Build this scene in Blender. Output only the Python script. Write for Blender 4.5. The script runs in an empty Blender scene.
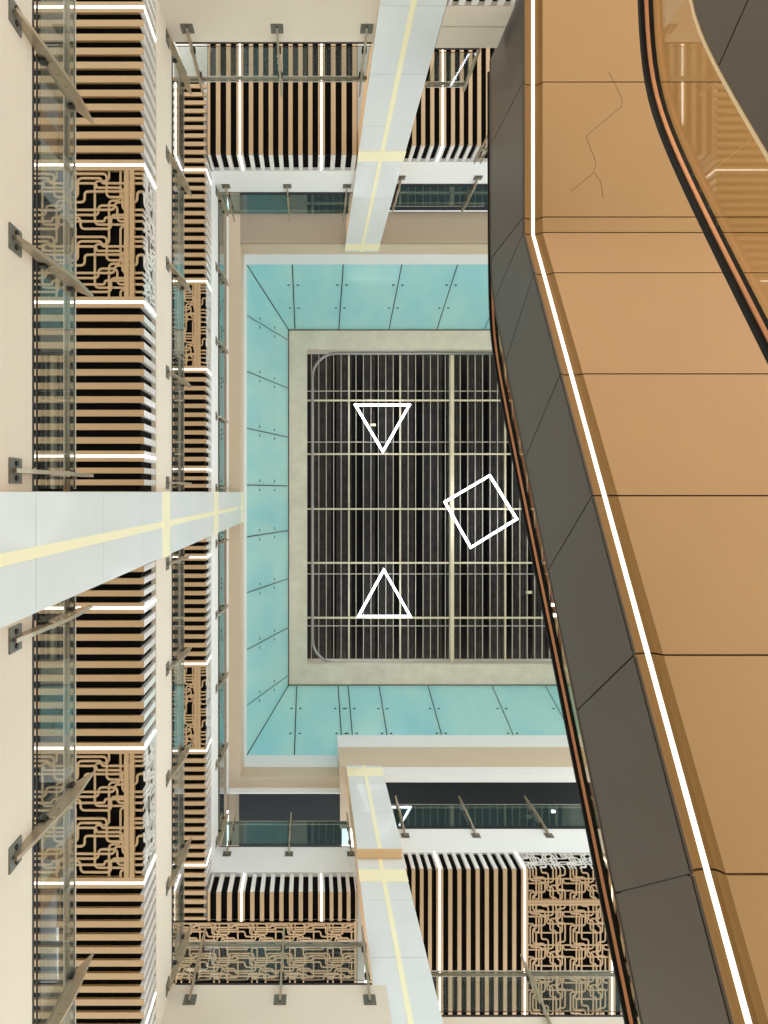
import bpy, bmesh, math, random
from mathutils import Vector
random.seed(7)
SC = bpy.context.scene
COL = SC.collection
H = 5.5; FPX = 710.0; K = H / FPX; EYE = 1.5      # storey height, plan unit, camera height

def W(X, Y, Z):
    return Vector((X * K, Y * K, EYE + H * Z))

# ---------------------------------------------------------------- materials
def s2l(c):
    out = []
    for v in c:
        v = v / 255.0
        out.append(v / 12.92 if v <= 0.04045 else ((v + 0.055) / 1.055) ** 2.4)
    return (*out, 1.0)

def pmat(name, rgb, rough=0.5, metal=0.0, coat=0.0, coat_rough=0.1, coat_ior=1.5, noise=0.0, nscale=3.0, bump=0.0, spec=0.5, stretch=None, rgb2=None):
    m = bpy.data.materials.new(name); m.use_nodes = True
    nt = m.node_tree; b = nt.nodes['Principled BSDF']
    b.inputs['Base Color'].default_value = s2l(rgb)
    b.inputs['Roughness'].default_value = rough
    b.inputs['Metallic'].default_value = metal
    b.inputs['Specular IOR Level'].default_value = spec
    if coat:
        b.inputs['Coat Weight'].default_value = coat
        b.inputs['Coat Roughness'].default_value = coat_rough
        b.inputs['Coat IOR'].default_value = coat_ior
    if noise or rgb2:
        tc = nt.nodes.new('ShaderNodeTexCoord')
        mp = nt.nodes.new('ShaderNodeMapping')
        if stretch: mp.inputs['Scale'].default_value = stretch
        nz = nt.nodes.new('ShaderNodeTexNoise'); nz.inputs['Scale'].default_value = nscale
        nz.inputs['Detail'].default_value = 6; nz.inputs['Roughness'].default_value = 0.65
        rp = nt.nodes.new('ShaderNodeValToRGB')
        rp.color_ramp.elements[0].position = 0.3; rp.color_ramp.elements[1].position = 0.7
        c = s2l(rgb)
        if rgb2: d = s2l(rgb2)
        else: d = tuple(v * (1 - noise) for v in c[:3]) + (1,)
        rp.color_ramp.elements[0].color = d; rp.color_ramp.elements[1].color = c
        nt.links.new(tc.outputs['Object'], mp.inputs['Vector'])
        nt.links.new(mp.outputs['Vector'], nz.inputs['Vector'])
        nt.links.new(nz.outputs['Fac'], rp.inputs['Fac'])
        nt.links.new(rp.outputs['Color'], b.inputs['Base Color'])
        if bump:
            bp = nt.nodes.new('ShaderNodeBump'); bp.inputs['Strength'].default_value = bump
            bp.inputs['Distance'].default_value = 0.02
            nt.links.new(nz.outputs['Fac'], bp.inputs['Height'])
            nt.links.new(bp.outputs['Normal'], b.inputs['Normal'])
    return m

def emat(name, rgb, strength):
    m = bpy.data.materials.new(name); m.use_nodes = True
    nt = m.node_tree; nt.nodes.clear()
    o = nt.nodes.new('ShaderNodeOutputMaterial'); e = nt.nodes.new('ShaderNodeEmission')
    e.inputs['Color'].default_value = s2l(rgb); e.inputs['Strength'].default_value = strength
    nt.links.new(e.outputs[0], o.inputs[0]); return m

def glassmat(name, tint, ior, rough=0.0, haze=0.0, haze_rgb=(200, 210, 210)):
    m = bpy.data.materials.new(name); m.use_nodes = True
    nt = m.node_tree; nt.nodes.clear()
    o = nt.nodes.new('ShaderNodeOutputMaterial')
    t = nt.nodes.new('ShaderNodeBsdfTransparent'); t.inputs[0].default_value = s2l(tint)
    g = nt.nodes.new('ShaderNodeBsdfGlossy'); g.inputs['Roughness'].default_value = rough
    lw = nt.nodes.new('ShaderNodeLayerWeight'); lw.inputs['Blend'].default_value = .5
    pw = nt.nodes.new('ShaderNodeMath'); pw.operation = 'POWER'; pw.inputs[1].default_value = 5
    f = nt.nodes.new('ShaderNodeMath'); f.operation = 'MULTIPLY_ADD'; f.inputs[1].default_value = .94 * ior; f.inputs[2].default_value = .035
    nt.links.new(lw.outputs['Facing'], pw.inputs[0]); nt.links.new(pw.outputs[0], f.inputs[0])
    mx = nt.nodes.new('ShaderNodeMixShader')
    src = t.outputs[0]
    if haze:
        d = nt.nodes.new('ShaderNodeBsdfDiffuse'); d.inputs[0].default_value = s2l(haze_rgb)
        m2 = nt.nodes.new('ShaderNodeMixShader'); m2.inputs[0].default_value = haze
        nt.links.new(t.outputs[0], m2.inputs[1]); nt.links.new(d.outputs[0], m2.inputs[2]); src = m2.outputs[0]
    nt.links.new(f.outputs[0], mx.inputs[0]); nt.links.new(src, mx.inputs[1]); nt.links.new(g.outputs[0], mx.inputs[2])
    nt.links.new(mx.outputs[0], o.inputs[0]); return m

def tealmat(name, rgb):
    m = bpy.data.materials.new(name); m.use_nodes = True
    nt = m.node_tree; nt.nodes.clear()
    o = nt.nodes.new('ShaderNodeOutputMaterial')
    tr = nt.nodes.new('ShaderNodeBsdfTranslucent'); df = nt.nodes.new('ShaderNodeBsdfDiffuse')
    gl = nt.nodes.new('ShaderNodeBsdfGlossy'); gl.inputs['Roughness'].default_value = 0.14
    tc = nt.nodes.new('ShaderNodeTexCoord'); nz = nt.nodes.new('ShaderNodeTexNoise')
    mp = nt.nodes.new('ShaderNodeMapping'); mp.inputs['Scale'].default_value = (1, 1, 0.25)
    nz.inputs['Scale'].default_value = 0.9; nz.inputs['Detail'].default_value = 3
    rp = nt.nodes.new('ShaderNodeValToRGB'); c = s2l(rgb)
    rp.color_ramp.elements[0].position = .35; rp.color_ramp.elements[1].position = .65
    rp.color_ramp.elements[0].color = (c[0] * .8, c[1] * .93, c[2] * 1.0, 1); rp.color_ramp.elements[1].color = c
    nt.links.new(tc.outputs['Object'], mp.inputs['Vector']); nt.links.new(mp.outputs[0], nz.inputs['Vector'])
    nt.links.new(nz.outputs['Fac'], rp.inputs['Fac'])
    nt.links.new(rp.outputs[0], tr.inputs[0]); nt.links.new(rp.outputs[0], df.inputs[0])
    a = nt.nodes.new('ShaderNodeMixShader'); a.inputs[0].default_value = 0.5
    nt.links.new(tr.outputs[0], a.inputs[1]); nt.links.new(df.outputs[0], a.inputs[2])
    f = nt.nodes.new('ShaderNodeFresnel'); f.inputs['IOR'].default_value = 1.22
    b = nt.nodes.new('ShaderNodeMixShader')
    nt.links.new(f.outputs[0], b.inputs[0]); nt.links.new(a.outputs[0], b.inputs[1]); nt.links.new(gl.outputs[0], b.inputs[2])
    nt.links.new(b.outputs[0], o.inputs[0]); return m

M = {
 'cream': pmat('cream_render', (216, 207, 192), 0.75, noise=0.06, nscale=0.8),
 'white': pmat('white_paint', (232, 236, 238), 0.6, noise=0.03, nscale=0.7),
 'beige': pmat('beige_paint', (208, 192, 170), 0.6, noise=0.05, nscale=1.2),
 'taupe': pmat('taupe_board', (164, 150, 130), 0.6, noise=0.06, nscale=1.0),
 'column': pmat('pale_column_cladding', (222, 230, 232), 0.35, noise=0.06, nscale=0.9, coat=0.3),
 'gold': pmat('pale_gold_inlay', (252, 247, 210), 0.3, metal=0.1),
 'gold_side': pmat('tan_cladding', (214, 180, 140), 0.5),
 'bronze': pmat('tan_slat_paint', (168, 136, 90), 0.42, coat=1.0, coat_rough=0.22, coat_ior=1.9),
 'lit_fascia': pmat('daylit_tan_slat_paint', (238, 236, 234), 0.3, metal=0.2, coat=0.5),  # tan fascia bars, with daylight and grazing sheen painted in as a pale tone
 'black': pmat('black_board', (10, 10, 10), 0.9, spec=0.1),
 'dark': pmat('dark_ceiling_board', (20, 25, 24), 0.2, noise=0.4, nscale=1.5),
 'steel': pmat('brushed_steel', (190, 174, 150), 0.28, metal=0.65, noise=0.15, nscale=6, stretch=(1, 1, .2)),
 'rail': pmat('dull_steel_rail', (160, 146, 126), 0.3, metal=0.7),
 'plate': pmat('galvanised_plate', (128, 128, 120), 0.5, metal=0.6, noise=0.3, nscale=14),
 'blackmetal': pmat('black_metal', (26, 24, 22), 0.45),
 'concrete': pmat('bare_concrete', (230, 222, 206), 0.85, rgb2=(208, 200, 186), nscale=1.6, bump=0.15),
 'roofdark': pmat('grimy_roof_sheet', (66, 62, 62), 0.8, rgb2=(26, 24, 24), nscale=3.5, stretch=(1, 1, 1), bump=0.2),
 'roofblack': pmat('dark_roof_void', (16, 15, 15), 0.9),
 'bar': pmat('pale_grey_bar', (196, 190, 178), 0.5),
 'beam': pmat('cream_beam', (222, 212, 184), 0.5, noise=0.15, nscale=3),
 'pipe': pmat('galvanised_conduit', (160, 162, 162), 0.35, metal=0.7),
 'soffit': pmat('tan_metal_panel', (170, 132, 88), 0.38, metal=0.35, noise=0.05, nscale=0.8),
 'core': pmat('grey_step_metal', (120, 118, 114), 0.5, metal=0.2),
 'side': pmat('grey_bronze_panel', (78, 68, 58), 0.42, metal=0.3, noise=0.06, nscale=0.7),
 'cove': pmat('gold_cove', (140, 104, 56), 0.5, metal=0.5),
 'copper': pmat('copper_track', (226, 158, 116), 0.3, metal=0.5),
 'rubber': pmat('black_handrail', (12, 11, 10), 0.6, spec=.2),
 'trim': pmat('tan_trim', (206, 180, 140), 0.35, metal=0.3),
 'stone': pmat('pale_floor_stone', (214, 204, 188), 0.3, noise=0.08, nscale=1.2),
 'crack': pmat('dark_scratch', (96, 62, 32), 0.8),
 'wire': pmat('thin_wire', (120, 120, 120), 0.4, metal=0.8),
 'teal': tealmat('teal_glass', (190, 222, 218)),
 'glass': glassmat('clear_glass', (236, 240, 238), 1.0, haze=0.03),
 'glassdark': glassmat('grey_glass', (205, 218, 216), 1.3, haze=0.05, haze_rgb=(140, 185, 190)),
 'escglass': glassmat('escalator_glass', (244, 238, 222), 1.5, haze=0.0),
 'led': emat('warm_white_led', (255, 246, 238), 4.5),
 'led2': emat('escalator_led', (255, 248, 232), 1.8),
 'neon': emat('cool_white_neon', (240, 245, 255), 11.0),
 'spot': emat('floodlight_lens', (235, 245, 255), 16.0),
}

# ---------------------------------------------------------------- mesh builder
WL = {}
class MB:
    def __init__(s): s.v = []; s.f = []
    def quadbox(s, p):            # 8 points: bottom loop 0-3, top loop 4-7
        b = len(s.v); s.v += [Vector(q) for q in p]
        for q in ((0, 1, 2, 3), (4, 7, 6, 5), (0, 4, 5, 1), (1, 5, 6, 2), (2, 6, 7, 3), (3, 7, 4, 0)):
            s.f.append([b + i for i in q])
        return s
    def box(s, X0, X1, Y0, Y1, Z0, Z1):
        return s.quadbox([W(X0, Y0, Z0), W(X1, Y0, Z0), W(X1, Y1, Z0), W(X0, Y1, Z0),
                          W(X0, Y0, Z1), W(X1, Y0, Z1), W(X1, Y1, Z1), W(X0, Y1, Z1)])
    def prism(s, a, b):           # two matching loops of points
        o = len(s.v); n = len(a); s.v += [Vector(q) for q in a] + [Vector(q) for q in b]
        s.f.append([o + i for i in range(n)]); s.f.append([o + n + i for i in reversed(range(n))])
        for i in range(n):
            j = (i + 1) % n; s.f.append([o + i, o + j, o + n + j, o + n + i])
        return s
    def strip(s, a, b, c, d):     # swept rectangle: four rails of points
        o = len(s.v); n = len(a)
        for i in range(n): s.v += [Vector(a[i]), Vector(b[i]), Vector(c[i]), Vector(d[i])]
        for i in range(n - 1):
            for k in range(4):
                l = (k + 1) % 4; s.f.append([o + 4 * i + k, o + 4 * i + l, o + 4 * i + 4 + l, o + 4 * i + 4 + k])
        s.f.append([o, o + 3, o + 2, o + 1]); e = o + 4 * (n - 1); s.f.append([e, e + 1, e + 2, e + 3])
        return s
    def tube(s, pts, r, seg=8, closed=False):
        pts = [Vector(p) for p in pts]; n = len(pts); o = len(s.v)
        prev = None
        for i, p in enumerate(pts):
            if closed: t = (pts[(i + 1) % n] - pts[i - 1])
            else: t = pts[min(i + 1, n - 1)] - pts[max(i - 1, 0)]
            t.normalize()
            if prev is None:
                up = Vector((0, 0, 1)) if abs(t.z) < .9 else Vector((1, 0, 0))
            else: up = prev
            a = t.cross(up).normalized(); b = a.cross(t).normalized(); prev = b
            for k in range(seg):
                th = 2 * math.pi * k / seg
                s.v.append(p + a * r * math.cos(th) + b * r * math.sin(th))
        m = n if closed else n - 1
        for i in range(m):
            j = (i + 1) % n
            for k in range(seg):
                l = (k + 1) % seg
                s.f.append([o + i * seg + k, o + i * seg + l, o + j * seg + l, o + j * seg + k])
        if not closed:
            s.f.append([o + k for k in range(seg)]); s.f.append([o + (n - 1) * seg + k for k in reversed(range(seg))])
        return s
    def build(s, name, mat, parent=None, smooth=False):
        if parent is None:
            lo = [min(v[i] for v in s.v) for i in range(3)]; hi = [max(v[i] for v in s.v) for i in range(3)]
            org = Vector(((lo[0] + hi[0]) / 2, (lo[1] + hi[1]) / 2, lo[2])); loc = org
        else:
            org = WL[parent.name]; loc = Vector((0, 0, 0))
        me = bpy.data.meshes.new(name)
        me.from_pydata([tuple(v - org) for v in s.v], [], s.f)
        bm = bmesh.new(); bm.from_mesh(me); bmesh.ops.recalc_face_normals(bm, faces=bm.faces)
        bm.to_mesh(me); bm.free()
        if smooth:
            for p in me.polygons: p.use_smooth = True
        me.materials.append(M[mat] if isinstance(mat, str) else mat)
        o = bpy.data.objects.new(name, me); COL.objects.link(o)
        o.location = loc
        if parent is not None: o.parent = parent
        WL[o.name] = org
        return o

def tag(o, label=None, cat=None, group=None, kind=None):
    if label: o['label'] = label
    if cat: o['category'] = cat
    if group: o['group'] = group
    if kind: o['kind'] = kind
    return o
def thing(name, loc, label, cat, group=None):
    o = bpy.data.objects.new(name, None); COL.objects.link(o); o.location = loc
    o.empty_display_size = .2; WL[o.name] = Vector(loc)
    return tag(o, label, cat, group, 'thing')
def struct(mb, name, mat): return tag(mb.build(name, mat), kind='structure')

class Side:
    def __init__(s, k, F): s.k = k; s.F = F
    def p(s, u, n, Z):
        if s.k == 'L': return W(s.F - n, u, Z)
        if s.k == 'T': return W(u, s.F - n, Z)
        return W(u, s.F + n, Z)
def sbox(mb, sd, u0, u1, n0, n1, Z0, Z1):
    p = sd.p
    return mb.quadbox([p(u0, n0, Z0), p(u1, n0, Z0), p(u1, n1, Z0), p(u0, n1, Z0), p(u0, n0, Z1), p(u1, n0, Z1), p(u1, n1, Z1), p(u0, n1, Z1)])

# ---------------------------------------------------------------- gallery ceilings
FH = 0.125      # height of the slatted fascia (in storeys)
def slat_bay(sd, u0, u1, Zs, N, label, group, pitch=22.8, fr=None, e0=9, e1=9, n0=0, tanr=.475):
    """bars across the soffit that turn up the fascia; fr = u range in which the fascia exists"""
    root = thing('slatted_ceiling_panel', sd.p((u0 + u1) / 2, n0 + 4, Zs), label, 'ceiling panel', group)
    L = (u1 - e1) - (u0 + e0); tan = pitch * tanr; blk = pitch - tan
    nb = max(1, round((L - blk) / pitch)) ; pitch = L / (nb + (1 - tanr)); tan = pitch * tanr; blk = pitch - tan
    bars = []
    if e0: bars.append((u0 + 2.2, u0 + e0))
    for i in range(nb): bars.append((u0 + e0 + blk + i * pitch, u0 + e0 + (i + 1) * pitch))
    if e1: bars.append((u1 - e1, u1 - 2.2))
    mb = MB(); fb = MB(); d = 7; dz = .008
    for a, b in bars:
        f = fr is None or (fr[0] <= (a + b) / 2 <= fr[1])
        if f and n0 == 0:
            q = [(0, Zs + .0012), (d, Zs + .0012), (d, Zs + FH), (0, Zs + FH)]
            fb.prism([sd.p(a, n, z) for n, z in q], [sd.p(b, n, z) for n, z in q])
            prof = [(0, Zs), (N, Zs), (N, Zs + dz), (d + .2, Zs + dz), (d + .2, Zs + .001), (0, Zs + .001)]
        else:
            m = n0 + (0 if f else .5); prof = [(m, Zs), (N, Zs), (N, Zs + dz), (m, Zs + dz)]
        mb.prism([sd.p(a, n, z) for n, z in prof], [sd.p(b, n, z) for n, z in prof])
    mb.build('slats', 'bronze', root)
    if fb.v: fb.build('fascia_slats', 'lit_fascia', root)
    bk = MB()
    sbox(bk, sd, u0, u1, n0 + (d + 2.5 if n0 == 0 else 0), N, Zs + .013, Zs + .017)
    if n0 == 0:
        a, b = (u0, u1) if fr is None else (max(u0, fr[0]), min(u1, fr[1]))
        if b > a: sbox(bk, sd, a, b, d + .5, d + 2, Zs + .0125, Zs + FH)
    bk.build('backing_board', 'black', root)
    return root

# fretwork tile: rounded orthogonal paths in a unit cell, mirrored from cell to cell
TILE = [
 [(0, .05), (.35, .05), (.35, .33), (1, .33)],
 [(0, .12), (.25, .12), (.25, .42), (.70, .42), (.70, .05), (1, .05)],
 [(0, .20), (.80, .20), (.80, .12), (1, .12)],
 [(0, .33), (.12, .33), (.12, .50), (.55, .50), (.55, .62), (1, .62)],
 [(0, .62), (.40, .62), (.40, .27), (.90, .27), (.90, .20), (1, .20)],
 [(0, .70), (.62, .70), (.62, .92), (1, .92)],
 [(0, .80), (.50, .80), (.50, .55), (.86, .55), (.86, .70), (1, .70)],
 [(0, .92), (.20, .92), (.20, .74), (.74, .74), (.74, .80), (1, .80)],
 [(.30, 0), (.30, .88), (.44, .88), (.44, 1)],
 [(.44, 0), (.44, .47), (.66, .47), (.66, 1)],
 [(.66, 0), (.66, .16), (.93, .16), (.93, .85), (.30, .85), (.30, 1)],
]
def rounded(pts, r):
    out = [Vector(pts[0])]
    for i in range(1, len(pts) - 1):
        p = Vector(pts[i]); a = Vector(pts[i - 1]); b = Vector(pts[i + 1])
        da = (a - p); db = (b - p); ra = min(r, da.length * .5, db.length * .5)
        da.normalize(); db.normalize()
        c = p + (da + db) * ra
        p0 = p + da * ra; p1 = p + db * ra
        for k in range(5):
            t = math.pi / 2 * k / 4
            out.append(c - db * ra * math.cos(t) - da * ra * math.sin(t) if False else c + (p0 - c) * math.cos(t) + (p1 - c) * math.sin(t))
    out.append(Vector(pts[-1])); return out
def fret(mb, a0, a1, b0, b1, ca, cb, fn, w=3.7, th=1.0, bx=0.0, swap=False):
    """pattern over a (along the facade) x b (across), ca x cb cells; fn(a, b, c) -> world"""
    sa = (a1 - a0) / ca; sb = (b1 - b0) / cb
    for i in range(ca):
        for j in range(cb):
            for q, path in enumerate(TILE):
                pts = rounded([(a0 + (i + (x if swap else y)) * sa, b0 + (j + (y if swap else x)) * sb) for x, y in path], min(sa, sb) * .075)
                P = [pts[0]]
                for k in range(1, len(pts)):      # keep a vertex on the fold line b = 0
                    p, r = P[-1], pts[k]
                    if (p.y < -bx) != (r.y < -bx) and abs(r.y - p.y) > .5: P.append(p.lerp(r, (-bx - p.y) / (r.y - p.y)))
                    P.append(r)
                pts = P; n = len(pts); L = []; Rr = []
                for k in range(n):
                    t = (pts[min(k + 1, n - 1)] - pts[max(k - 1, 0)]).normalized(); nn = Vector((-t.y, t.x)) * w / 2
                    L.append(pts[k] + nn); Rr.append(pts[k] - nn)
                c0 = q * .06
                mb.strip([fn(p.x, p.y, c0) for p in L], [fn(p.x, p.y, c0) for p in Rr], [fn(p.x, p.y, th) for p in Rr], [fn(p.x, p.y, th) for p in L])
def fret_bay(sd, u0, u1, Zs, N, label, group, split=(16, 33), fascia=True, cell=105, n0=0, e0=9, e1=9, swap=False):
    root = thing('fretwork_ceiling_panel', sd.p((u0 + u1) / 2, n0 + 4, Zs), label, 'ceiling panel', group)
    fr = MB(); fs = MB(); dz = .01; zz = Zs - .0012
    a, b = u0 + e0, u1 - e1
    for x0, x1 in ((u0 + 2.2, a), (b, u1 - 2.2)): sbox(fr, sd, x0, x1, n0, N, zz, Zs + dz)
    if fascia:
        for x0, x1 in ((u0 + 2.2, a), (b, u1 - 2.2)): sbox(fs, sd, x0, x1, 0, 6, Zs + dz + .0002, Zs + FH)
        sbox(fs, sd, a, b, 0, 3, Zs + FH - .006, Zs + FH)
    m0, m1 = split; mid = (m0 + m1) / 2
    sbox(fr, sd, a, b, m0, mid - .6, zz, Zs + dz); sbox(fr, sd, a, b, mid + .6, m1, zz, Zs + dz)
    sbox(fr, sd, a, b, N - 6, N, zz, Zs + dz)
    if n0: sbox(fr, sd, a, b, n0, n0 + 3, zz, Zs + dz)
    fr.build('panel_frame', 'bronze', root)
    if fs.v: fs.build('fascia_frame', 'lit_fascia', root)
    cu = max(1, round((b - a) / cell)); nb = max(1, round((N - 6 - n0) / 88))
    ft = MB(); fret(ft, a, b, n0 + 1, N - 6, cu, nb, lambda x, y, c: sd.p(x, y, Zs + c * .004), swap=swap)
    ft.build('fretwork', 'bronze', root)
    if fascia:
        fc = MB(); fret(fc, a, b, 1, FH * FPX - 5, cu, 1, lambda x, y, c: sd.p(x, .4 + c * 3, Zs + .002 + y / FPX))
        fc.build('fascia_fretwork', 'lit_fascia', root)
    bk = MB(); sbox(bk, sd, u0, u1, n0 + 9.2, N, Zs + .016, Zs + .02)
    if fascia: sbox(bk, sd, u0, u1, 7.5, 9, Zs + .012, Zs + FH)
    bk.build('backing_board', 'black', root)
    return root
def light_line(sd, u, Zs, N, label, group, fascia=True, n0=-1, w=1.8):
    root = thing('ceiling_light_strip', sd.p(u, n0 + 4, Zs - .001), label, 'light', group)
    mb = MB(); sbox(mb, sd, u - w, u + w, n0, N, Zs - .0015, Zs + .004); mb.build('diffuser', 'led', root)
    if fascia:
        mb = MB(); sbox(mb, sd, u - w, u + w, -1, 2, Zs + .004, Zs + FH); mb.build('fascia_diffuser', 'led', root)
    mb = MB(); sbox(mb, sd, u - w, u + w, (2.2 if fascia else n0), N, Zs + .0042, Zs + .0115); mb.build('housing', 'bronze', root)

LF, TF = -279, -900
ORD = ['topmost', 'second from the top', 'third from the top', 'fourth from the top', 'fifth from the top', 'sixth from the top', 'seventh from the top', 'lowest']
# left galleries ---------------------------------------------------
for (lev, Zs, us, kinds, N, fr, name) in (
    (2, 1.67, [-1060, -810, -546, -317, -60, -1, 113, 194, 428, 653, 900, 1120], 'ssfss-ssfss', 270, None, 'lower left gallery'),
    (3, 2.67, [-1110, -860, -563, -328, -61, -1, 113, 174, 459, 691, 996, 1145], 'ssfss-ssfss', 170, (-898, 1066), 'upper left gallery')):
    sd = Side('L', LF)
    for i, k in enumerate(kinds):
        if k == '-': continue
        w = {0: 'at the top edge of the picture', 1: 'directly above the upper fretwork panel', 2: 'upper of the two', 3: 'directly below the upper fretwork panel',
             4: 'narrow piece touching the top of the pale column', 6: 'narrow piece touching the underside of the pale column', 7: 'directly above the lower fretwork panel', 8: 'lower of the two', 9: 'directly below the lower fretwork panel', 10: 'at the bottom edge of the picture'}[i]
        if k == 's':
            slat_bay(sd, us[i], us[i + 1], Zs, N, 'slatted ceiling bay, %s, %s' % (w, name), 'slatted bays of the %s' % name, fr=fr, e0=0 if i == 6 else 9, e1=0 if i == 4 else 9)
        else:
            fret_bay(sd, us[i], us[i + 1], Zs, N, 'rounded tan fretwork panel, %s on the %s' % (w, name), 'fretwork of the %s' % name)
    for i, u in enumerate([q for q in us[1:-1] if q not in (-1, 113)]):
        light_line(sd, u, Zs, N, 'bright white light strip, %s on the %s' % (ORD[i], name), 'light strips of the %s' % name,
                   fascia=(fr is None or fr[0] < u < fr[1]))

# upper gallery along the top --------------------------------------
T3 = Side('T', -900); T3R = Side('T', -925)
Z3 = 2.67
xs = [-278.4, -190, 28, 124.5]
for i, w in enumerate(['left of its left light strip', 'between its two light strips', 'right of its right light strip']):
    slat_bay(T3, xs[i], xs[i + 1], Z3, 420, 'slatted ceiling bay, top gallery left of the column, %s' % w, 'slatted bays of the top gallery', pitch=25.2, tanr=.43,
             e1=(9 if i < 2 else 14))
for u, w in ((-190, 'left'), (28, 'right')):
    light_line(T3, u, Z3, 420, 'white light strip on the top gallery slats, %s of the two beside each other' % w, 'light strips of the top gallery')
slat_bay(T3R, 247.5, 352, Z3, 420, 'tan and black slatted ceiling bay directly right of the top column', 'slatted bays of the top gallery', pitch=25.2, tanr=.43)
slat_bay(T3R, 352, 500, Z3, 420, 'tan and black slatted ceiling bay of the top gallery touching the escalator side', 'slatted bays of the top gallery', pitch=25.2, tanr=.43)
light_line(T3R, 352, Z3, 420, 'white light strip on the top gallery slats between column and escalator', 'light strips of the top gallery')
# lower storey of the top gallery, only its fascia slats show, right of the column
T2R = Side('T', -888)
slat_bay(T2R, 247.5, 372, 1.70, 260, 'tan and black slats cut by the top edge of the picture, beside the escalator', 'slatted bays of the top gallery', pitch=25, tanr=.5)

# upper gallery along the bottom -----------------------------------
B3 = Side('B', 1068); B3R = Side('B', 1006)
xs = [-278.4, -186, 28, 124.5]
for i, w in enumerate(['left of its left light strip', 'between its two light strips', 'right of its right light strip']):
    slat_bay(B3, xs[i], xs[i + 1], Z3, 78, 'short tan and black slatted ceiling bay, bottom gallery, %s' % w, 'slatted bays of the bottom gallery', pitch=25.2, tanr=.43,
             e1=(9 if i < 2 else 6))
for u, w in ((-186, 'left'), (28, 'right')):
    light_line(B3, u, Z3, 78, 'short white light strip on the bottom gallery slats, %s one of the pair' % w, 'light strips of the bottom gallery')
fret_bay(B3, -400, 124.5, Z3, 330, 'wide rounded tan fretwork ceiling panel, bottom gallery left of the column', 'fretwork of the bottom gallery', split=(78, 86), fascia=False, n0=78, swap=True)
slat_bay(B3R, 247.5, 344, Z3, 450, 'tan and black slatted ceiling bay directly right of the bottom column', 'slatted bays of the bottom gallery', pitch=25.2, tanr=.43)
slat_bay(B3R, 344, 571, Z3, 450, 'tan and black slatted ceiling bay, bottom gallery, left of the tall fretwork panel', 'slatted bays of the bottom gallery', pitch=25.2, tanr=.43)
fret_bay(B3R, 571, 804, Z3, 450, 'tall rounded tan fretwork ceiling panel, bottom gallery beside the escalator', 'fretwork of the bottom gallery', split=(84, 98))
slat_bay(B3R, 804, 1060, Z3, 450, 'tan and black slatted ceiling bay half hidden behind the escalator handrail, bottom gallery', 'slatted bays of the bottom gallery', pitch=25.2, tanr=.43)
for u, w in ((344, 'nearest to the bottom column'), (571, 'along the left of the tall fretwork'), (804, 'along the right of the tall fretwork')):
    light_line(B3R, u, Z3, 450, 'long white light strip %s in the bottom gallery' % w, 'light strips of the bottom gallery')

# ---------------------------------------------------------------- slabs and fascias (setting)
def fascia(sd, u0, u1, Z0, Z1, name, mat='cream', depth=500):
    mb = MB(); sbox(mb, sd, u0, u1, 0, depth, Z0, Z1); return struct(mb, name, mat)
fascia(Side('L', LF), -1500, 1500, 0.80, 1.0, 'trim_1')
fascia(Side('L', LF), -1500, 1500, 1.802, 2.0, 'trim_2')
fascia(Side('L', LF), -1500, 1500, 2.802, 3.0, 'trim_3', 'white')
fascia(Side('T', -900), -279, 200, 1.802, 2.0, 'trim_4')
fascia(Side('T', -900), -279, 200, 2.802, 3.0, 'trim_5', 'white')
mb = MB(); sd = Side('T', -888); sbox(mb, sd, 248, 372, 0, 400, 1.828, 1.905); sbox(mb, sd, 248, 372, 3, 400, 1.905, 1.912); sbox(mb, sd, 248, 372, 0, 400, 1.912, 2.0)
struct(mb, 'trim_6', 'cream')
fascia(Side('T', -925), 200, 1100, 2.802, 3.0, 'trim_7', 'white')
fascia(Side('B', 986), -279, 150, 1.75, 2.0, 'trim_8')
fascia(Side('B', 1065), -279, 150, 2.802, 3.0, 'trim_9', 'white')
fascia(Side('B', 1011), 210, 1100, 2.802, 3.0, 'trim_10', 'white')
fascia(Side('B', 1050), 210, 1100, 1.802, 2.0, 'trim_11')
# roof level ring: taupe and dark ceilings, beige fascia, white upstand
def cl(sd, u0, u1, n0, n1, Z, mat, name='ceiling', t=.02):
    mb = MB(); sbox(mb, sd, u0, u1, n0, n1, Z, Z + t); return struct(mb, name, mat)
LU = Side('L', -256)
cl(LU, -1300, 1360, 0, 42, 3.62, 'beige'); cl(Side('T', -901), -256, 1450, 0, 116, 3.62, 'taupe')
cl(LU, -1300, 1500, 42.5, 80, 3.53, 'taupe'); cl(LU, -1300, 1500, 81, 600, 3.50, 'dark')
cl(Side('T', -901), -256, 1450, 117, 600, 3.60, 'dark')
cl(Side('B', 1034), -256, 110, 0, 36, 3.62, 'beige'); cl(Side('B', 1034), -256, 110, 37, 500, 3.56, 'dark')
mb = MB(); sbox(mb, LU, -1017, 1070, 42, 44.5, 3.53, 3.62); struct(mb, 'trim_12', 'white')
mb = MB(); sbox(mb, Side('B', 1034), -297, 105, 36, 39, 3.555, 3.62); struct(mb, 'trim_13', 'white')
def ring(sd, u0, u1, Z0, Z1, mat, name, d=120):
    mb = MB(); sbox(mb, sd, u0, u1, 0, d, Z0, Z1); struct(mb, name, mat)
ring(Side('L', -256), -1020, 1160, 3.641, 3.79, 'beige', 'trim_14', 100)
ring(Side('L', -254), -1020, 1160, 3.791, 3.96, 'white', 'trim_15', 100)
ring(Side('T', -901), -255.5, 1450, 3.641, 3.79, 'beige', 'trim_16')
ring(Side('T', -901), -253.5, 1450, 3.791, 3.96, 'white', 'trim_17')
ring(Side('B', 1044), -255.5, 102, 3.641, 3.79, 'beige', 'trim_18')
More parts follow.
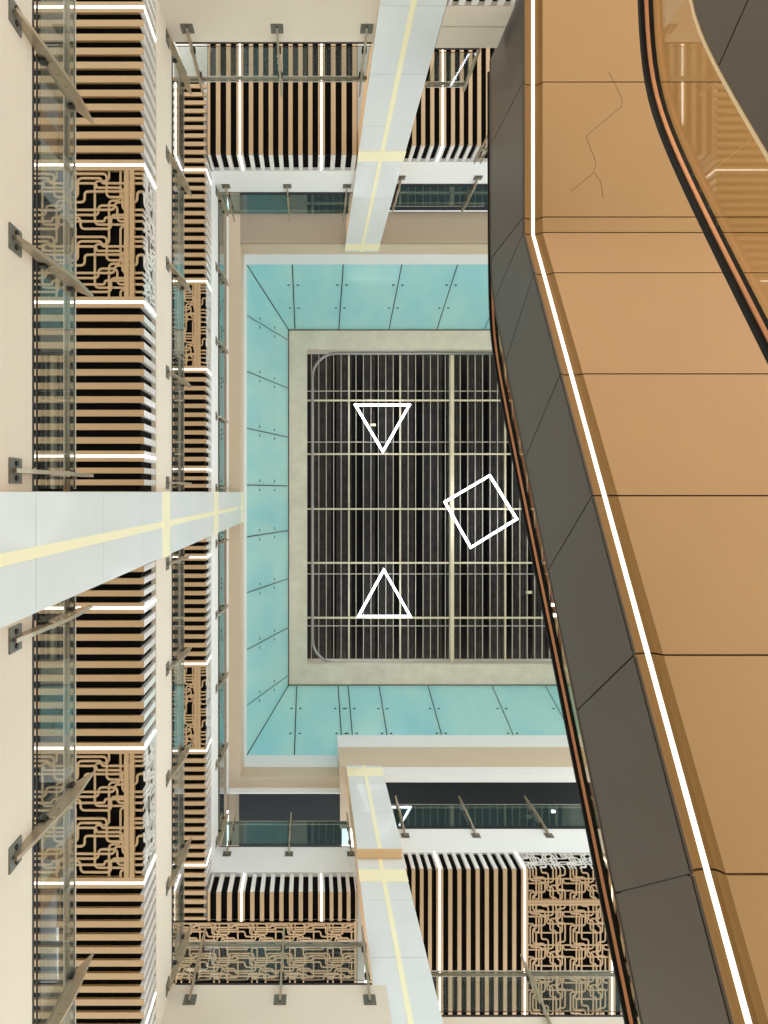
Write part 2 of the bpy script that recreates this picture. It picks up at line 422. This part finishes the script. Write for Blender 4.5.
ring(Side('B', 1042), -253.5, 102, 3.791, 3.96, 'white', 'trim_19')
ring(Side('B', 965), 103, 1450, 3.52, 3.78, 'beige', 'trim_20', 220)
ring(Side('B', 963), 103, 1450, 3.781, 3.96, 'white', 'trim_21', 220)
ring(Side('B', 968), 247, 1450, 3.42, 3.519, 'white', 'trim_22', 25)
cl(Side('B', 994), 248.5, 1450, 0, 500, 3.43, 'dark')

# ---------------------------------------------------------------- columns
def column(axis, f, a, b, Zs, label, steps=None):
    """axis L: front at X=f spanning Y a..b ; T/B: front at Y=f spanning X a..b"""
    root_loc = {'L': W(f - 20, (a + b) / 2, -EYE / H), 'T': W((a + b) / 2, f - 35, -EYE / H), 'B': W((a + b) / 2, f + 35, -EYE / H)}[axis]
    root = thing('column', root_loc, label, 'column', 'pale clad columns around the atrium')
    def bx(mb, n0, n1, u0, u1, z0, z1, ff=None):
        g = f if ff is None else ff
        return sbox(mb, Side(axis, g), u0, u1, n0, n1, z0, z1)
    mid = (a + b) / 2
    segs = []
    if steps is None: segs = [(f, -EYE / H, Zs)]
    else: segs = steps
    for (ff, z0, z1) in segs:
        mb = MB(); z = z0; D = 75 if axis != 'L' else 45
        while z < z1 - .001:
            zz = min(z + .3, z1)
            bx(mb, 0, 4, a, b, z + .0008, zz - .0008, ff); z = zz
        mb.build('cladding', 'column', root)
        mb = MB(); bx(mb, 1.0 if False else 3.0, D, a + .4, b - .4, z0 + .002, z1 - .002, ff); mb.build('core', 'gold_side', root)
        g = MB(); bx(g, -.8, 0, mid - 5.4, mid + 5.4, z0 + .001, z1 - .001, ff); g.build('gold_line', 'gold', root)
        for zb, zc in {'L': ((.72, .80), (1.72, 1.80), (2.64, 2.74)), 'T': ((1.72, 1.80), (2.604, 2.683)), 'B': ((1.72, 1.80), (2.54, 2.62), (3.39, 3.49))}[axis]:
            if z0 < zb < z1:
                g = MB(); bx(g, -1.5, 0, a - 1, b + 1, zb, zc, ff); g.build('gold_band', 'gold', root)
    if axis != 'B':
        zt = 3.70 if axis == 'T' else 3.785; dd = 12 if axis == 'T' else .8
        if axis == 'L':
            g = MB(); bx(g, 0, 38, a, b, 3.491, 3.615); g.build('cladding', 'column', root); Zs = 3.615
        g = MB(); bx(g, 0, dd, a, b, Zs + .001, zt); g.build('cladding', 'column', root)
        g = MB(); bx(g, -.8, 0, mid - 5.4, mid + 5.4, Zs, zt); g.build('gold_line', 'gold', root)
        g = MB(); bx(g, -1.5, 0, a - 1, b + 1, zt - .12, zt - .03); g.build('gold_band', 'gold', root)
    if steps:
        ff, z0, _ = steps[1]; mb = MB(); bx(mb, .5, 26, a + .5, b - .5, z0 - .004, z0 + .0015, ff); mb.build('step_underside', 'gold_side', root)
    return root
column('L', -255, 0, 112, 3.49, 'pale square column running in from the left edge with a gold line')
column('T', -888, 125, 247, 3.58, 'pale square column running up from the top edge with a gold line')
column('B', 963, 125, 247, 3.52, 'pale square column at the bottom, stepped, with a gold line',
       steps=[(990, -EYE / H, 2.70), (963, 2.70, 3.52)])

# ---------------------------------------------------------------- balustrades
def balustrade(sd, Zf, u0, u1, posts, label, group, glass='glass', big=False, endpost=None):
    rz = .157 if sd.k == 'L' else (.182 if Zf < 2.5 else .222); pt = rz + (.012 if sd.k == 'L' else .002)
    root = thing('glass_balustrade', sd.p((u0 + u1) / 2, 0, Zf), label, 'balustrade', group)
    cuts = [u0] + [p for p in posts if u0 + 6 < p < u1 - 6] + [u1]
    for a, b in zip(cuts[:-1], cuts[1:]):
        mb = MB(); sbox(mb, sd, a + 2.4, b - 2.4, -3.4, -1.6, Zf + .02, Zf + pt); mb.build('glass_pane', glass, root)
        mb = MB(); sbox(mb, sd, a + 2.4, b - 2.4, -3.6, -1.4, Zf + pt, Zf + pt + .003); mb.build('pane_edge', 'bar', root)
    mb = MB(); sbox(mb, sd, u0, u1, .2, 5, Zf + .0002, Zf + .009); mb.build('base_channel', 'blackmetal', root)
    mb = MB().tube([sd.p(u0, 1, Zf + .022), sd.p(u1, 1, Zf + .022)], .009 if big else .007, 6); mb.build('lower_rod', 'blackmetal', root)
    mb = MB().tube([sd.p(u0, 3.6, Zf + rz), sd.p(u1, 3.6, Zf + rz)], .03, 10); mb.build('handrail', 'rail', root, True)
    for p in posts:
        prof = [(0, -.066), (-6, -.072), (-10, -.03), (-17, .09), (-17.5, .13), (-15, rz + .057), (-1, rz), (-.2, .012), (0, .004)]
        mb = MB(); t = 2.0
        mb.prism([sd.p(p - t, n, Zf + z) for n, z in prof], [sd.p(p + t, n, Zf + z) for n, z in prof])
        for z in (.04, .072, .104):
            mb.tube([sd.p(p - 3.4, -9.5, Zf + z), sd.p(p + 3.4, -9.5, Zf + z)], .026, 10)
        post = mb.build('post', 'steel', root)
        pm = MB(); sbox(pm, sd, p - 12, p + 12, -1.6, 0, Zf - .078, Zf - .04); pm.build('bracket_plate', 'plate', post)
        if big:
            for du in (-7, 7):
                q = MB().tube([sd.p(p + du, -1.5, Zf - .059), sd.p(p + du, -3.2, Zf - .059)], .02, 10); q.build('bolt', 'blackmetal', post)
        for z in (.026, .145):
            q = MB(); sbox(q, sd, p - 5, p + 5, -6, 2, Zf + z, Zf + z + .014); q.build('clamp', 'blackmetal', post)
    if endpost:
        q = MB().tube([sd.p(endpost, 0, Zf + .005), sd.p(endpost, 0, Zf + .21)], .03, 8); q.build('end_post', 'steel', root)
    return root
PL = [-880, -655, -442, -232, -18, 139, 343, 556, 765]
balustrade(Side('L', LF), 1, -900, -1, [-655, -448, -237, -20], 'large glass balustrade with steel fins at the left edge, above the column', 'balustrades of the left galleries', big=True)
balustrade(Side('L', LF), 1, 113, 900, [138, 341, 560, 770], 'large glass balustrade with steel fins at the left edge, below the column', 'balustrades of the left galleries', big=True)
balustrade(Side('L', LF), 2, -896, -1, PL[:5], 'middle glass balustrade along the left, above the column', 'balustrades of the left galleries')
balustrade(Side('L', LF), 2, 113, 980, PL[5:] + [960], 'middle glass balustrade along the left, below the column', 'balustrades of the left galleries')
balustrade(Side('L', LF), 3, -896, -1, [-885, -662, -444, -223, -12], 'thin far glass balustrade at the left beside the beige rim, above the column', 'balustrades of the left galleries', 'glassdark')
balustrade(Side('L', LF), 3, 113, 1060, [152, 362, 578, 803, 1030], 'thin far glass balustrade at the left beside the beige rim, below the column', 'balustrades of the left galleries', 'glassdark')
balustrade(Side('T', -900), 2, -272, 122, [-240, -66, 108], 'glass balustrade in front of the top slats, left of the top column', 'balustrades of the top galleries')
balustrade(Side('T', -900), 3, -272, 122, [-250, -70, 106], 'dark glass balustrade above the top white fascia, left of the top column', 'balustrades of the top galleries', 'glassdark')
balustrade(Side('T', -888), 2, 250, 337, [], 'short railing in front of the top slats, right of the top column', 'balustrades of the top galleries', endpost=337)
balustrade(Side('T', -925), 3, 250, 560, [265, 491], 'dark glass balustrade above the top white fascia, right of the top column', 'balustrades of the top galleries', 'glassdark')
balustrade(Side('B', 986), 2, -272, 122, [-235, -60, 114], 'glass balustrade in front of the bottom fretwork, left of the bottom column', 'balustrades of the bottom galleries')
balustrade(Side('B', 1065), 3, -272, 122, [-247, -65, 118], 'dark glass balustrade below the skylight, left of the bottom column', 'balustrades of the bottom galleries', 'glassdark')
balustrade(Side('B', 1050), 2, 250, 960, [470, 690, 910], 'glass balustrade crossing the tall slats and fretwork at the bottom edge', 'balustrades of the bottom galleries')
balustrade(Side('B', 1011), 3, 250, 1060, [277, 485, 700, 915], 'dark glass balustrade below the skylight, right of the bottom column', 'balustrades of the bottom galleries', 'glassdark')

# small ladder by the escalator at the top
ld = thing('cable_ladder', W(466, -915, 2.5), 'small steel ladder bracket on the top slats touching the escalator side', 'ladder')
mb = MB()
for x in (457, 474): mb.box(x - 1.5, x + 1.5, -924.8, -918, 2.52, 2.80)
mb.build('side_rail', 'steel', ld)
for z in (2.57, 2.63, 2.69, 2.75):
    MB().box(458.5, 472.5, -923, -920, z, z + .005).build('rung', 'steel', ld)

# ---------------------------------------------------------------- skylight glazing
ZB, ZT = 3.962, 4.62
IN = (ZT - ZB) * 230
def gp(side, u, t, off=0):
    """point on an inclined glass wall; t 0..1 up the wall"""
    Z = ZB + (ZT - ZB) * t; s = IN * t
    if side == 'L': return W(-256 + s - off, u, Z)
    if side == 'T': return W(u, -901 + s - off, Z)
    if side == 'R': return W(1440 - s + off, u, Z)
    return W(u, 1044 - s + off, Z)
def glazing(side, seams, label, lo, hi):
    root = thing('glass_wall', gp(side, (lo + hi) / 2, 0), label, 'glass wall', 'inclined teal glass walls of the skylight')
    if side in 'TB': lo += .7; hi -= .7
    ed = [lo] + seams + [hi]
    for i in range(len(ed) - 1):
        a, b = ed[i], ed[i + 1]; g = 1.9
        a0 = a + (0 if i == 0 else g); b0 = b - (0 if i == len(ed) - 2 else g)
        a1 = a0 + (IN if i == 0 else 0); b1 = b0 - (IN if i == len(ed) - 2 else 0)
        mb = MB(); mb.prism([gp(side, a0, 0), gp(side, b0, 0), gp(side, b1, 1), gp(side, a1, 1)],
                            [gp(side, a0, 0, 4), gp(side, b0, 0, 4), gp(side, b1, 1, 4), gp(side, a1, 1, 4)])
        pane = mb.build('glass_pane', 'teal', root)
        for e, s in ((a, 1), (b, -1)):
            if (e == lo or e == hi): continue
            for t in (.28, .63):
                c = e + s * 19
                q = MB().tube([gp(side, c, t, -2.5), gp(side, c, t, 0)], .04, 8); q.build('bolt', 'blackmetal', pane)
    mb = MB()
    for e in seams:
        mb.prism([gp(side, e - 2.4, 0, 4.2), gp(side, e + 2.4, 0, 4.2), gp(side, e + 2.4, 1, 4.2), gp(side, e - 2.4, 1, 4.2)],
                 [gp(side, e - 1.6, 0, 10), gp(side, e + 1.6, 0, 10), gp(side, e + 1.6, 1, 10), gp(side, e - 1.6, 1, 10)])
    if seams: mb.build('mullions', 'blackmetal', root)
    return root
GL = glazing('L', [-701, -479, -253, -28, 178, 400, 626, 847], 'teal glass wall of panes down the left of the skylight', -901, 1044)
glazing('T', [-74, 128, 360, 581, 800, 1020, 1240], 'teal glass wall of panes across the top of the skylight', -256, 1440)
glazing('B', [-66, 125, 171, 314, 540, 836, 1081, 1280], 'teal glass wall of panes across the bottom of the skylight', -256, 1440)
glazing('R', [-600, -300, 0, 300, 600], 'teal glass wall of the skylight hidden behind the escalator', -901, 1044)
# dark seals where the walls meet
for i, (a, b) in enumerate((((-256, -901), (1, 1)), ((-256, 1044), (1, -1)))):
    p0 = W(a[0] + 3.5, a[1] + 3.5 * b[1], ZB); p1 = W(a[0] + IN + 3.5, a[1] + b[1] * (IN + 3.5), ZT)
    MB().tube([p0, p1], .014, 6).build('corner_seal', 'blackmetal', GL)
# concrete ring
ox0, ox1, oy0, oy1 = -256 + IN, 1440 - IN, -901 + IN, 1044 - IN
ix0, ix1, iy0, iy1 = -18, 1200, -659, 797
mb = MB(); mb.box(ox0 - 25, ix0, oy0 - 25, oy1 + 25, ZT + .002, ZT + .16); mb.box(ix1, ox1 + 25, oy0 - 25, oy1 + 25, ZT + .002, ZT + .16)
mb.box(ix0, ix1, oy0 - 25, iy0, ZT + .002, ZT + .16); mb.box(ix0, ix1, iy1, oy1 + 25, ZT + .002, ZT + .16)
struct(mb, 'trim_23', 'concrete')
mb = MB(); mb.box(ox0 + .5, ox1, oy0, oy0 + 3, ZT - .004, ZT + .002); mb.box(ox0 + .5, ox1, oy1 - 3, oy1, ZT - .004, ZT + .002); mb.box(ox0, ox0 + 3, oy0, oy1, ZT - .004, ZT + .002)
struct(mb, 'trim_24', 'blackmetal')
# grimy roof
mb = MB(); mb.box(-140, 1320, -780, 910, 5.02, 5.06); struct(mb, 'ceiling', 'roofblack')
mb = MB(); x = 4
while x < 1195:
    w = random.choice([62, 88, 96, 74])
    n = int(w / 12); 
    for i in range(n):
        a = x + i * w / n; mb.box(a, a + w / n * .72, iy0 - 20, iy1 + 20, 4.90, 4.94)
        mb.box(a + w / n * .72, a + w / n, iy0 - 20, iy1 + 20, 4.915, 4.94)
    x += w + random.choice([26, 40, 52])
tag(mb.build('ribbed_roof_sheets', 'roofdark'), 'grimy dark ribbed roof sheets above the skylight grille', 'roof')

# grille
gr = thing('roof_grille', W(600, 70, 4.70), 'pale steel grille of bars and beams across the skylight opening', 'grille')
def px(x, Z): return (x - 311) * Z
def py(y, Z): return (y - 492) * Z
Zg = 4.76
for xx, w, z, m in ((452.3, 8.5, 4.70, 'beam'), ):
    MB().box(px(xx, z) - w, px(xx, z) + w, iy0, iy1, z, z + .05).build('main_beam', m, gr)
MB().box(px(610, 4.7) - 0, min(px(610, 4.7) + 17, 1199), iy0, iy1, 4.70, 4.75).build('main_beam', 'beam', gr)
for xx in (349, 400.3, 505.5, 557): MB().box(px(xx, 4.73) - 3.4, px(xx, 4.73) + 3.4, iy0, iy1, 4.73, 4.75).build('cream_bar', 'beam', gr)
for yy in (400.3, 454, 509, 563, 618):
    MB().box(ix0, ix1, py(yy, 4.71) - 3.8, py(yy, 4.71) + 3.8, 4.712, 4.73).build('cross_beam', 'beam', gr)
for yy in (391, 442, 574, 626):
    MB().box(ix0, ix1, py(yy, 4.78) - 2, py(yy, 4.78) + 2, 4.78, 4.79).build('cross_bar', 'bar', gr)
x = 311.4
while px(x, Zg) < 1195:
    if abs(x - 452) > 3.2 and min(abs(x - q) for q in (349, 400.3, 505.5, 557)) > 2.4:
        MB().box(px(x, Zg) - 1.4, px(x, Zg) + 1.4, iy0, iy1, Zg, Zg + .012).build('bar', 'bar', gr)
    x += 7.45
z = 4.687
def rr(x0, y0, x1, y1, r, n=8):
    pts = [W(x1, y0, z)]
    for k in range(n + 1):
        t = math.pi / 2 * k / n; pts.append(W(x0 + r - r * math.sin(t), y0 + r - r * math.cos(t), z))
    for k in range(n + 1):
        t = math.pi / 2 * k / n; pts.append(W(x0 + r - r * math.cos(t), y1 - r + r * math.sin(t), z))
    pts.append(W(x1, y1, z)); return pts
tag(MB().tube(rr(px(312.5, z), py(353.5, z), 1180, py(663, z), 110), .05, 10).build('conduit_pipe', 'pipe', None, True), 'grey conduit pipe with rounded corners framing the roof grille', 'pipe')
for (xx, yy, w) in ((373.5, 424.3, 'inside the upper neon triangle'), (531, 593.2, 'near the escalator handrail')):
    mb = MB().box(px(xx, 4.7) - 13, px(xx, 4.7) + 13, py(yy, 4.7) - 6, py(yy, 4.7) + 6, 4.735, 4.76)
    tag(mb.build('junction_box', 'beam'), 'small cream junction box on the grille, %s' % w, 'box', 'junction boxes on the grille')
# neon shapes
def neon(name, pts, label, w=1.9, Z=4.58):
    P = [Vector((px(a, Z), py(b, Z))) for a, b in pts]
    c = sum(P, Vector((0, 0))) / len(P)
    root = thing(name, W(c.x, c.y, Z), label, 'neon light', 'white neon shapes under the roof grille')
    n = len(P); hw = w * Z
    def off(d):
        out = []
        for i in range(n):
            a, b, e = P[i - 1], P[i], P[(i + 1) % n]
            d0 = (b - a).normalized(); d1 = (e - b).normalized()
            n0 = Vector((d0.y, -d0.x)); n1 = Vector((d1.y, -d1.x)); m = (n0 + n1); m = m / m.dot(n0)
            out.append(b + m * d)
        return out
    area = sum(P[i].x * P[(i + 1) % n].y - P[(i + 1) % n].x * P[i].y for i in range(n)); sg = 1
    O, I = off(hw / 2), off(-hw / 2)
    for i in range(n):
        j = (i + 1) % n
        MB().prism([W(*O[i], Z), W(*O[j], Z), W(*I[j], Z), W(*I[i], Z)], [W(*O[i], Z + .012), W(*O[j], Z + .012), W(*I[j], Z + .012), W(*I[i], Z + .012)]).build('light_tube', 'neon', root)
    for i in range(n):
        MB().tube([W(*P[i], Z + .01), W(*P[i], 4.715)], .006, 5).build('hanging_wire', 'wire', root)
neon('neon_triangle', [(355.5, 405), (409.5, 405), (383, 451.5)], 'white neon triangle pointing down in the picture')
neon('neon_triangle', [(384, 570), (410.5, 616.5), (358.5, 616.5)], 'white neon triangle pointing up in the picture')
neon('neon_diamond', [(490, 475.5), (517, 519), (471, 547.5), (445, 502)], 'tilted white neon square nearest the escalator')
for xx, yy, w in ((553.5, 605, 'upper'), (555.5, 615.5, 'lower')):
    X, Y = px(xx, 4.66), py(yy, 4.66)
    r = thing('floodlight', W(X, Y, 4.66), 'tiny bright floodlight beside the escalator handrail, %s of the two' % w, 'light', 'floodlights on the grille')
    MB().box(X - 11, X + 11, Y - 8, Y + 8, 4.665, 4.712).build('housing', 'bar', r)
    MB().box(X - 9, X + 9, Y - 6, Y + 6, 4.66, 4.665).build('lens', 'spot', r)

# ---------------------------------------------------------------- escalators
XC = 382; XR = 1000
def sp(t, r): return (t + math.sqrt(t * t + r * r)) / 2 - r * .02
def escalator(dz, ysh_clad, ysh_rail, topflat, railflat, r_top, r_rail, yend, label, sof_shift=0, ystart=-921, trim='trim', XR=1000):
    sl = 9.35e-4
    def zb(y): return 1.80 + dz - max(0, y - (-467 + sof_shift)) * sl
    def zt(y): return topflat + dz - sp(y - ysh_clad, r_top) * sl
    def zr(y): return railflat + dz - sp(y - ysh_rail, r_rail) * .00097
    root = thing('escalator', W(700, 0, zb(yend)), label, 'escalator', 'escalators stacked along the right')
    bend = -467 + sof_shift
    # side panels: bottom seam -> top seam
    S = [(ystart, ystart), (-738 + sof_shift, -738 + sof_shift), (-495 + sof_shift, -495 + sof_shift), (bend, bend + 68)]
    for b in [-376, -181, 5, 193, 384, 575, 766, 957, 1148]:
        if b + sof_shift < yend: S.append((b + sof_shift, b + sof_shift + 120))
    S.append((yend, yend + 120))
    def L(y0, y1, f, n=9): return [(y0 + (y1 - y0) * k / n, f(y0 + (y1 - y0) * k / n)) for k in range(n + 1)]
    for (b0, t0), (b1, t1) in zip(S[:-1], S[1:]):
        g = .95
        bot = L(b0 + g, b1 - g, zb, 4); top = L(t0 + g, t1 - g, zt, 8)
        loop = bot + top[::-1]
        MB().prism([W(XC, y, z) for y, z in loop], [W(XC + 3, y, z) for y, z in loop]).build('side_panel', 'side', root)
    # dark core behind the joints
    n = 60; ys = [ystart + (yend - ystart) * k / n for k in range(n + 1)]
    MB().strip([W(XC + 4, y, zb(y) + .03) for y in ys], [W(XR, y, zb(y) + .03) for y in ys], [W(XR, y, zt(y) - .12) for y in ys], [W(XC + 4, y, zt(y) - .012) for y in ys]).build('truss_core', 'core', root)
    ed = [s[0] for s in S]
    for a, b in zip(ed[:-1], ed[1:]):
        g = .95; q = [a + g, b - g]
        MB().strip([W(XC + 35, y, zb(y)) for y in q], [W(XR, y, zb(y)) for y in q], [W(XR, y, zb(y) + .006) for y in q], [W(XC + 35, y, zb(y) + .006) for y in q]).build('soffit_panel', 'soffit', root)
        # curved gold cove holding the light line
        mb = MB(); prof = [(0, 0), (4, .008), (10, .0125), (16, .0135), (24, .0135), (29, .012), (32, .007), (35, 0)]
        for (x0, c0), (x1, c1) in zip(prof[:-1], prof[1:]):
            mb.strip([W(XC + x0, y, zb(y) + c0) for y in q], [W(XC + x1, y, zb(y) + c1) for y in q], [W(XC + x1, y, zb(y) + c1 + .004) for y in q], [W(XC + x0, y, zb(y) + c0 + .004) for y in q])
        mb.build('light_cove', 'cove', root)
    yy = [ystart + 1, bend, yend - 1]
    MB().strip([W(XC + 17.3, y, zb(y) + .0105) for y in yy], [W(XC + 23, y, zb(y) + .0105) for y in yy], [W(XC + 23, y, zb(y) + .013) for y in yy], [W(XC + 17.3, y, zb(y) + .013) for y in yy]).build('light_strip', 'led2', root)
    n = 90; ys = [ystart + (yend + 100 - ystart) * k / n for k in range(n + 1)]
    MB().strip([W(XC - 1, y, zt(y)) for y in ys], [W(XC + 12, y, zt(y)) for y in ys], [W(XC + 12, y, zt(y) + .006) for y in ys], [W(XC - 1, y, zt(y) + .006) for y in ys]).build('deck_trim', trim, root)
    step = 300; a = ystart
    while a < yend + 90:
        b = min(a + step, yend + 100); q = [a + .8 + (b - a - 1.6) * k / 20 for k in range(21)]
        MB().strip([W(XC + 18.5, y, zt(y) - .01) for y in q], [W(XC + 20, y, zt(y) - .01) for y in q], [W(XC + 20, y, zr(y) + .002) for y in q], [W(XC + 18.5, y, zr(y) + .002) for y in q]).build('glass_pane', 'escglass', root)
        a = b
    def rail(x0, x1, z0, z1, name, mat):
        MB().strip([W(x0, y, zr(y) + z0) for y in ys], [W(x1, y, zr(y) + z0) for y in ys], [W(x1, y, zr(y) + z1) for y in ys], [W(x0, y, zr(y) + z1) for y in ys]).build(name, mat, root)
    rail(XC + 5.5, XC + 21, .002, .010, 'handrail', 'rubber')
    rail(XC + 10.5, XC + 14.5, -.0005, .002, 'handrail_track', 'copper')
    return root, zb
e1, zb1 = escalator(0, -431, -335, 2.13, 2.19, 60, 90, 640, 'long tan escalator underside filling the right of the picture, with glowing light line', trim='side')
e2, zb2 = escalator(-1, -487, -467, 2.03, 2.19, 70, 90, 1090, 'lower escalator crossing the top right corner, seen by its grey side, glass and curved handrail', sof_shift=0, XR=640)
# hairline crack on the landing panel
for pts in ([(609, 72), (622, 98), (622, 106), (586, 136), (596, 162), (594, 172), (601, 182), (603, 198)], [(594, 172), (580, 184), (571, 191)]):
    P = [W((a - 311) * 1.7995, (b - 492) * 1.7995, 1.7998) for a, b in pts]
    MB().tube(P, .0028, 4).build('hairline_crack', 'crack', e1)

# ---------------------------------------------------------------- ground floor
mb = MB(); mb.box(-2200, 2200, -2200, 2200, -EYE / H - .05, -EYE / H); struct(mb, 'floor', 'stone')

# ---------------------------------------------------------------- light
wd = bpy.data.worlds.new('world'); SC.world = wd; wd.use_nodes = True
nt = wd.node_tree; bg = nt.nodes['Background']
tc = nt.nodes.new('ShaderNodeTexCoord'); sx = nt.nodes.new('ShaderNodeSeparateXYZ'); rp = nt.nodes.new('ShaderNodeValToRGB')
nt.links.new(tc.outputs['Generated'], sx.inputs[0]); nt.links.new(sx.outputs['Z'], rp.inputs['Fac']); nt.links.new(rp.outputs[0], bg.inputs[0])
rp.color_ramp.elements[0].position = 0.0; rp.color_ramp.elements[0].color = (1.0, .90, .78, 1)
rp.color_ramp.elements[1].position = .35; rp.color_ramp.elements[1].color = (.86, .95, 1.0, 1)
r2 = nt.nodes.new('ShaderNodeMapRange'); r2.interpolation_type = 'SMOOTHSTEP'
r2.inputs['From Min'].default_value = .0; r2.inputs['From Max'].default_value = .5; r2.inputs['To Min'].default_value = 1.8; r2.inputs['To Max'].default_value = 3.4
nt.links.new(sx.outputs['Z'], r2.inputs['Value']); nt.links.new(r2.outputs[0], bg.inputs[1])

def area(name, loc, rot, sx_, sy_, power, col):
    l = bpy.data.lights.new(name, 'AREA'); l.shape = 'RECTANGLE'; l.size = sx_; l.size_y = sy_; l.energy = power; l.color = col
    o = bpy.data.objects.new(name, l); COL.objects.link(o); o.location = loc; o.rotation_euler = rot; return o

cam = bpy.data.cameras.new('camera'); co = bpy.data.objects.new('camera', cam); COL.objects.link(co)
co.location = (0, 0, EYE); co.rotation_euler = (math.pi, 0, 0)
cam.sensor_fit = 'VERTICAL'; cam.sensor_height = 36; cam.lens = FPX / 1024 * 36
cam.shift_x = 73 / 1024; cam.shift_y = -20 / 1024; cam.clip_start = .02; cam.clip_end = 200
SC.camera = co
SC.view_settings.view_transform = 'Standard'; SC.view_settings.look = 'None'
SC.view_settings.exposure = 0.0; SC.view_settings.gamma = 1.0; SC.view_settings.use_curve_mapping = False
SC.cycles.use_denoising = True
SC.cycles.max_bounces = 8; SC.cycles.transparent_max_bounces = 16; SC.cycles.sample_clamp_indirect = 6
